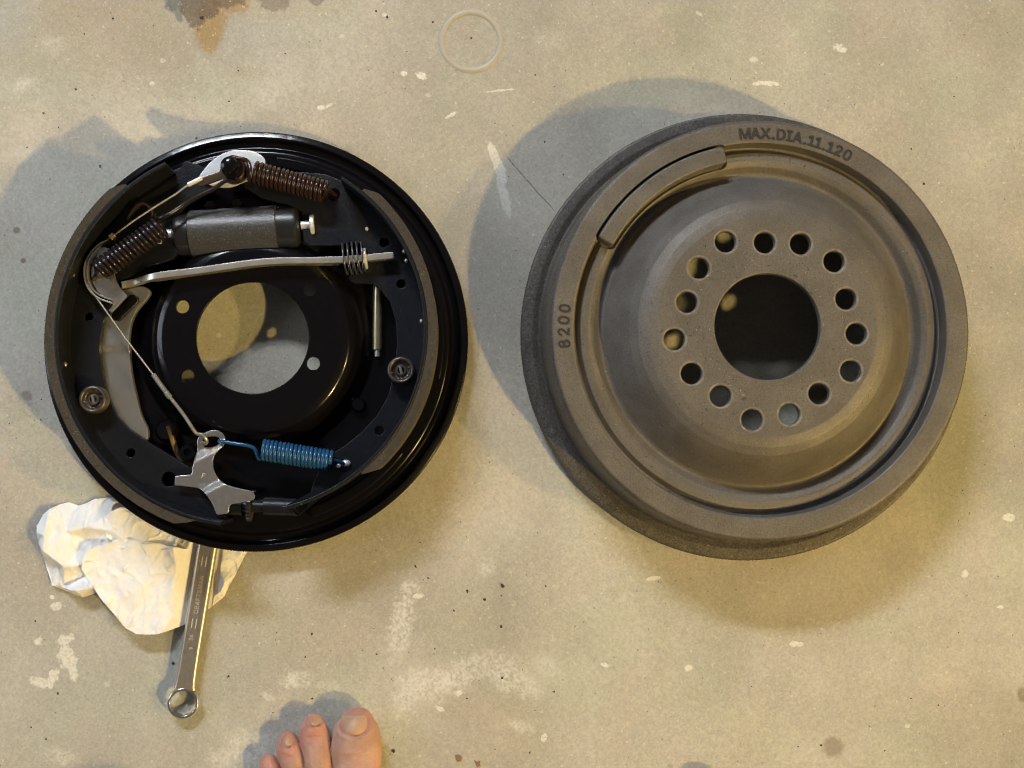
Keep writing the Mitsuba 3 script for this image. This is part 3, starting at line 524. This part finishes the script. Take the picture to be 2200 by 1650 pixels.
# ------------------------------------------------------------------ combination wrench, half under the brake
wr = 'wrench'; labels[wr] = {'label': 'worn chrome combination wrench half under the black drum brake beside the paper towel', 'category': 'wrench'}
WA, WB = P2(391, 1510, 9), P2(452, 1130, 9)               # ring centre, far end under the plate
wdir = (WB - WA) / np.linalg.norm(WB - WA); wn = np.array([wdir[1], -wdir[0]])
Lw = np.linalg.norm(WB - WA)
def wz(t): return 9.0 + 0.2 * np.clip(1 - t / 30, 0, 1)
ts = np.r_[np.linspace(9.6, 30, 14), np.linspace(34, Lw + 60, 40)]
def wrench_ring(t):
    w = np.interp(t, [7, 14, 24, 40, 90, 150], [8.6, 7.3, 7.0, 6.9, 7.0, 7.2]); th = np.interp(t, [7, 20, 40], [3.0, 3.2, 3.3])
    a = np.arange(40) * 2 * np.pi / 40; ca, sa = np.cos(a), np.sin(a)
    x = w * np.sign(ca) * np.abs(ca) ** .8; y = 1.12 * th * np.sign(sa) * np.abs(sa) ** .62
    y = np.clip(y, -th * .96, th * .96)
    o = WA + t * wdir
    return np.stack([o[0] + x * wn[0], o[1] + x * wn[1], wz(t) - 2.6 + y], -1)
shaft = to_man(loft([wrench_ring(t) for t in ts]))
def on_shaft(poly2, z0, h):      # polygon in (along, across) -> prism
    q = np.array([WA + a * wdir + b * wn for a, b in poly2]); cs = CrossSection([q if area2(q) > 0 else q[::-1]])
    return Manifold.extrude(cs, h).translate([0, 0, z0])
T0, T1 = 35., 109.
rec = np.array(Polygon([(T0, -3.3), (T1, -3.3), (T1, 2.5), (T0, 2.5)]).buffer(.6).exterior.coords)[:-1]
ztop = 9.0 - 2.6 + 3.3 * .96
shaft -= on_shaft(rec, ztop - .55, 3)
obj('shaft', shaft, 'wrench_steel', wr, smooth=32)
ring = revolve(rnd([(8.7, 3.2), (8.7, 8.2), (9.3, 9.0), (10.4, 9.0), (11.2, 8.2), (11.4, 6.0), (11.2, 3.8), (10.4, 3.0), (9.3, 3.0)], .6, 2), (0, 0), 72)
ring = to_man(ring)
for k in range(12):
    t = k * math.pi / 6; ring -= Manifold.cylinder(20, .95, .95, 4).translate([8.75 * math.cos(t), 8.75 * math.sin(t), 0])
obj('box_end', to_tri(ring.rotate([3, 5, 0]).translate([WA[0], WA[1], .6])), 'wrench_chrome', wr, smooth=30, label='polished ring end of the wrench')
def shaft_text(text, t0, h, across, track=1., depth=.5):
    out, x = [], 0.
    for ch in text:
        if ch == ' ': x += h * .55; continue
        m = meshkit.text_mesh(ch, h, depth); b = m.bounds; m.apply_translation([-b[0, 0] + x, 0, 0]); x += (b[1, 0] - b[0, 0]) + h * .24 * track; out.append(m)
    m = trimesh.util.concatenate(out); v = m.vertices.copy()
    q = WA + (t0 + v[:, :1]) * wdir - (v[:, 1:2] - across) * wn
    m.vertices = np.c_[q, v[:, 2] + ztop - .58]
    if m.volume < 0: m.invert()
    return m
for t in (53.5, 98.5):
    obj('stripe', [to_tri(on_shaft([(t, b), (t + 7.2, b), (t + 7.2, b + .7), (t, b + .7)], ztop - .58, .5)) for b in (-2.3, .6)], 'letter_bright', wr, smooth=False)
obj('lettering', shaft_text('CRAFTSMAN', 64.5, 3.0, 1.0, 1.0, .55), 'letter_bright', wr, smooth=False, label='raised brand lettering in the recessed panel')
obj('lettering', [shaft_text('9', 38.5, 2.8, 1.6), shaft_text('16', 45.0, 2.8, .3, .6)], 'letter_bright', wr, smooth=False, label='raised size marking 9 16')

# ------------------------------------------------------------------ crumpled paper towel
def towel(outline, seed, n, hmax, hfun, z_add=0., edge=.4, smooth_n=2):
    rng = np.random.default_rng(seed); poly = Polygon(outline)
    x0, y0, x1, y1 = poly.bounds; pts = []
    while len(pts) < n:
        q = rng.uniform([x0, y0], [x1, y1])
        if poly.buffer(-3).contains(Point(q)) and all(np.hypot(*(q - p)) > 6.5 for p in pts): pts.append(q)
        elif rng.random() < .002: break
    edgep = resample(np.array(poly.exterior.coords)[:-1], 7.5); edgep = edgep + rng.normal(0, .85, edgep.shape)
    c = np.vstack([edgep, pts]); ne = len(edgep)
    z = np.r_[np.abs(rng.normal(0, 2.0, ne)) + edge, rng.uniform(.1, 1., len(pts)) * hmax]
    z = z * np.array([hfun(q) for q in c]) + z_add
    tri = Delaunay(c).simplices; tri = np.array([t for t in tri if poly.buffer(1.2).contains(Point(c[t].mean(0)))])
    m = trimesh.Trimesh(np.c_[c, z], tri, process=False)
    for _ in range(4): m = m.subdivide()
    m = trimesh.Trimesh(m.vertices, m.faces, process=True)
    e = np.sort(m.edges, 1); ue, ct = np.unique(e, axis=0, return_counts=True); rim = np.unique(ue[ct == 1]); keep = m.vertices[rim].copy()
    trimesh.smoothing.filter_laplacian(m, lamb=.4, iterations=smooth_n, implicit_time_integration=False, volume_constraint=False)
    vv = m.vertices.copy(); vv[rim] = keep; m.vertices = vv
    v = m.vertices; nz = meshkit.fbm(np.c_[v[:, :2] / 7, np.full(len(v), seed)], 3, seed) - .5; nz2 = 1 - np.abs(2 * meshkit.noise(np.c_[v[:, :2] / 9 + 40, np.full(len(v), seed)], seed) - 1); nz3 = 1 - np.abs(2 * meshkit.noise(np.c_[(v[:, :2] @ [[.8, .6], [-.6, .8]]) / [3.4, 12] + 20, np.full(len(v), seed)], seed + 3) - 1)
    v = v + np.c_[nz * 1.2, nz[::-1] * .0, nz * 1.2 + nz2 ** 7 * 1.0 + nz3 ** 6 * .6]; w_ = (v[:, :2] - WA) @ wn; al_ = (v[:, :2] - WA) @ wdir                # the wrench lies on the paper
    v[:, 2] = np.where(al_ > 5, np.minimum(v[:, 2], 1.6 + np.maximum(0, np.abs(w_) - 8.6) * 1.1), v[:, 2])
    v[:, 2] = np.maximum(v[:, 2], .5); m.vertices = v
    m.fix_normals()
    if m.face_normals[:, 2].mean() < 0: m.invert()
    return m
def under(q):                                              # the paper is pressed flat under the backing plate
    d = np.hypot(q[0] - BC[0], q[1] - BC[1]); return float(np.clip((d - 146) / 26, .12, 1))
tw = 'paper_towel'; labels[tw] = {'label': 'crumpled white paper towel sticking out from under the black drum brake', 'category': 'paper towel'}
o1 = px_ring([(70, 1128), (82, 1108), (106, 1090), (145, 1076), (163, 1088), (200, 1075), (240, 1066), (300, 1080), (430, 1120), (540, 1150), (530, 1190), (505, 1215), (492, 1250), (480, 1282), (440, 1318), (400, 1300), (330, 1230), (210, 1270), (185, 1286), (160, 1283), (110, 1250), (92, 1228), (84, 1190)], 8)
obj('sheet', towel(o1, 5, 44, 16, under, 0., .4, 5), 'paper', tw, smooth=True)
o2 = px_ring([(172, 1205), (180, 1182), (215, 1176), (262, 1158), (310, 1170), (360, 1170), (430, 1200), (428, 1260), (408, 1320), (398, 1342), (350, 1358), (296, 1370), (262, 1345), (226, 1305), (190, 1262), (174, 1232)], 20)
def flap_h(q):
    return 1.
obj('fold', towel(o2, 12, 13, 5, lambda q: 1., 9., 3., 7), 'paper', tw, smooth=True)
o3 = px_ring([(215, 1110), (240, 1092), (300, 1100), (380, 1140), (385, 1168), (330, 1182), (300, 1170), (262, 1180), (225, 1158)], 16)
obj('fold', towel(o3, 23, 10, 6, under, 8., 3.), 'paper', tw, smooth=True)

# ------------------------------------------------------------------ bare feet of the photographer
def ell(c, r, rz): return Manifold.sphere(1., 28).scale([r, r, rz]).translate([float(c[0]), float(c[1]), float(c[2])])
def chain(nodes):
    out = Manifold()
    for a, b in zip(nodes[:-1], nodes[1:]): out += Manifold.batch_hull([ell(*a), ell(*b)])
    return out
def nd(x, y, z, r, rz): return (np.r_[P2(x, y, z), z], r, rz)
def build_foot(flip):
    fx = (lambda x: 1545 - (x - 768)) if flip else (lambda x: x); dy = 152 if flip else 0
    N = lambda x, y, z, r, rz: nd(fx(x), y + dy, z, r, rz)
    f = chain([N(768, 1556, 12.5, 12.2, 10.5), N(766, 1580, 14, 16.8, 12.5), N(765, 1612, 15, 18.4, 13.5), N(766, 1655, 16, 17.0, 14.5), N(762, 1730, 19, 18.5, 17.5), N(750, 1840, 24, 26, 22)])
    f += chain([N(674, 1556, 10, 7.6, 7.2), N(674, 1572, 12, 10.3, 9.2), N(677, 1592, 13, 10.9, 9.6), N(684, 1628, 17, 9.8, 8.8), N(690, 1700, 18, 10.5, 12), N(700, 1830, 24, 20, 20)])
    f += chain([N(619, 1592, 9, 7.0, 6.6), N(622, 1612, 11, 9.5, 8.4), N(630, 1640, 14, 9.2, 8.4), N(645, 1710, 16, 10, 11), N(660, 1830, 22, 20, 19)])
    f += chain([N(577, 1640, 8.5, 6.8, 6.2), N(580, 1658, 10, 8.4, 7.8), N(592, 1690, 13, 8.2, 8), N(610, 1750, 14, 10, 10), N(630, 1850, 20, 18, 17)])
    f += chain([N(545, 1695, 8, 6.6, 6), N(548, 1712, 9, 8, 7.4), N(562, 1745, 11, 8.4, 8), N(590, 1850, 17, 16, 15)])
    f += Manifold.batch_hull([ell(*N(750, 1840, 24, 26, 22)), ell(*N(590, 1850, 17, 16, 15)), ell(*N(620, 2150, 24, 28, 22)), ell(*N(700, 2150, 36, 28, 34))])
    f += Manifold.batch_hull([ell(*N(620, 2150, 24, 28, 22)), ell(*N(700, 2150, 36, 28, 34)), ell(*N(660, 2330, 32, 30, 30)), ell(*N(665, 2240, 75, 34, 20))])
    f += Manifold.batch_hull([ell(*N(665, 2240, 75, 34, 20)), ell(*N(668, 2270, 160, 38, 6)), ell(*N(660, 2330, 32, 30, 30))])
    # creases behind the toe joints and beside the nails
    f = to_tri(f.refine_to_length(1.6)); f = trimesh.Trimesh(f.vertices, f.faces, process=True)
    trimesh.smoothing.filter_taubin(f, .5, .53, 34)
    v = f.vertices.copy()
    for x, y, w, d in [(672, 1583, 20, 1.1), (674, 1589, 20, .7), (676, 1600, 20, .45), (616, 1626, 17, 1.0), (617, 1632, 17, .6), (766, 1604, 34, .35), (766, 1622, 36, .8), (766, 1629, 36, .5), (766, 1640, 34, .55), (578, 1674, 15, .8), (579, 1680, 15, .5)]:
        c = P2(fx(x), y + dy, 20); s = np.exp(-((v[:, 1] - c[1] - .0018 * (v[:, 0] - c[0]) ** 2 * 6) / .9) ** 2 - ((v[:, 0] - c[0]) / (w / 3.2)) ** 4)
        v[:, 2] -= 1.35 * d * s * (v[:, 2] > 8)
    for x, y, a, b in [(758, 1558, 10.2, 7.2), (673, 1554, 5.2, 3.2), (615, 1600, 4.2, 3.0)]:      # the fold that the nail sits in
        c = P2(fx(x), y + dy, 24); q = np.sqrt(((v[:, 0] - c[0]) / a) ** 2 + ((v[:, 1] - c[1]) / b) ** 2)
        v[:, 2] += (.8 * np.exp(-((q - 1.30) / .16) ** 2) - 1.4 * np.exp(-((q - 1.04) / .12) ** 2)) * (v[:, 2] > 9) * (v[:, 1] < c[1] + .6 * b)
    v[:, 2] = np.maximum(v[:, 2], .6); f.vertices = v
    return f, fx, dy
def nail(foot, ring_px, thick=.9, lift=.55, curve=True):
    ring = np.array(ring_px); z = 24.
    m = sheet([resample(spline(ring, 60, True) if curve else ring, .4)], 0, thick, .3, .6, fill=True)
    v = m.vertices; o = np.c_[v[:, :2], np.full(len(v), 80.)]
    loc, ir, _ = foot.ray.intersects_location(o, np.tile([0, 0, -1.], (len(o), 1)), multiple_hits=False)
    zz = np.full(len(v), np.nan); zz[ir] = loc[:, 2]
    bad = np.isnan(zz); zz[bad] = np.nanmin(zz)
    # ride on a smoothed surface
    A = np.c_[np.ones(len(v)), v[:, 0] - v[:, 0].mean(), v[:, 1] - v[:, 1].mean(), (v[:, 0] - v[:, 0].mean()) ** 2, (v[:, 1] - v[:, 1].mean()) ** 2, (v[:, 0] - v[:, 0].mean()) * (v[:, 1] - v[:, 1].mean())]
    k = np.linalg.lstsq(A[~bad], zz[~bad], rcond=None)[0]
    v[:, 2] += A @ k + lift - thick * .6; m.vertices = v
    return m
person = 'person'; labels[person] = {'label': 'bare left and right feet of a standing person at the bottom edge', 'category': 'person'}
for flip in (False, True):
    f, fx, dy = build_foot(flip)
    k = obj('foot', f, 'skin', person, smooth=True)
    for ring_px in ([(731, 1538), (745, 1536), (768, 1534), (785, 1534), (788, 1546), (786, 1560), (778, 1568), (764, 1571), (750, 1568), (740, 1557)], [(660, 1544), (673, 1541), (687, 1545), (685, 1552), (674, 1556), (664, 1552)], [(606, 1590), (616, 1587), (626, 1589), (624, 1598), (614, 1602), (607, 1598)]):
        tipn = ring_px[:4] if len(ring_px) > 8 else ring_px[:3]
        obj('nail_edge', nail(f, [P2(fx(x), y + dy + 6 + o, 24) for o, pts in ((-.4, tipn), (2.6, tipn[::-1])) for x, y in pts], .8, .62, False), 'nail_edge', k, smooth=50)
        obj('toenail', nail(f, [P2(fx(x), y + dy + 6, 24) for x, y in ring_px]), 'toenail_horn', k, smooth=50)

# ------------------------------------------------------------------ small things on the floor
rc = P2(1012, 88, 1)
a = np.linspace(0, 2 * math.pi, 90, endpoint=False)
sec = [(19.8, .2), (20.8, 1.0), (22.2, 1.4), (23.4, 1.0), (24.6, .2)]
rg = revolve(rnd(sec, .3, 2), rc, 90)
obj('ring', rg, 'clear_plastic', None, smooth=40); labels['ring'] = {'label': 'thin pale translucent ring lying on the floor above the drum', 'category': 'ring'}
for i, (pts, lab) in enumerate([([(978, 1623), (986, 1621), (993, 1627), (990, 1636), (981, 1637)], 'tiny brown flake on the floor right of the toes'), ([(1018, 1633), (1026, 1637), (1032, 1634), (1031, 1646), (1025, 1648)], 'tiny brown pointed flake at the bottom edge right of the toes')]):
    k = obj('flake', sheet([px_ring(pts, .8)], .3, .8, .15, .4), 'flake_brown', None); labels[k] = {'label': lab, 'category': 'flake'}
grit = []
def chip(x, y, r, seed):
    rng = np.random.default_rng(seed); s = trimesh.creation.icosphere(1); s.vertices *= rng.uniform(.6, 1.25, (len(s.vertices), 1)); s.apply_scale([r, r * rng.uniform(.5, 1), r * .5])
    s.apply_transform(trimesh.transformations.rotation_matrix(rng.uniform(0, 6.28), [0, 0, 1])); c = P2(x, y); s.apply_translation([c[0], c[1], r * .3]); return s
big = [(1080, 1258, 6), (1004, 1270, 4), (1041, 1288, 4), (1077, 1346, 4), (1077, 1280, 2.5), (975, 1312, 3), (893, 1217, 4), (920, 1242, 3), (372, 1424, 4.5), (845, 1613, 5), (1079, 1456, 4), (934, 1394, 2.5), (1172, 1259, 3), (434, 38, 5), (832, 37, 4.5), (808, 24, 3), (930, 48, 3), (613, 115, 3), (512, 152, 3), (243, 40, 3), (181, 73, 2.5), (163, 192, 3), (492, 218, 2.5), (94, 243, 3), (215, 357, 4), (422, 297, 3.5), (126, 274, 2.5), (1150, 161, 2.5), (670, 1362, 3), (809, 1405, 3), (656, 1411, 2.5), (671, 1501, 3), (491, 1453, 3), (1957, 1500, 3), (1764, 1601, 3), (1715, 1604, 2.5), (2016, 1515, 3), (1985, 395, 4), (1958, 320, 3), (1170, 305, 3), (1210, 375, 3), (124, 1490, 3), (76, 1334, 2.5), (99, 1588, 3), (67, 1562, 2.5), (1138, 1617, 3), (1190, 1486, 3), (20, 910, 2.5), (88, 902, 3), (1235, 1345, 2), (1780, 230, 2.5), (1012, 82, 3), (1003, 1500, 3)]
for i, (x, y, r) in enumerate(big): grit.append(chip(x, y, .8 * r / S(), i))
for i in range(220):
    x, y = RNG.uniform(-60, 2260), RNG.uniform(-60, 1710); grit.append(chip(x, y, RNG.uniform(.18, .55), 1000 + i))
obj('grit', grit, 'grit_dark', None, smooth=False); labels['grit'] = {'label': 'scattered dark grit and crumbs on the concrete floor', 'category': 'grit', 'kind': 'stuff'}
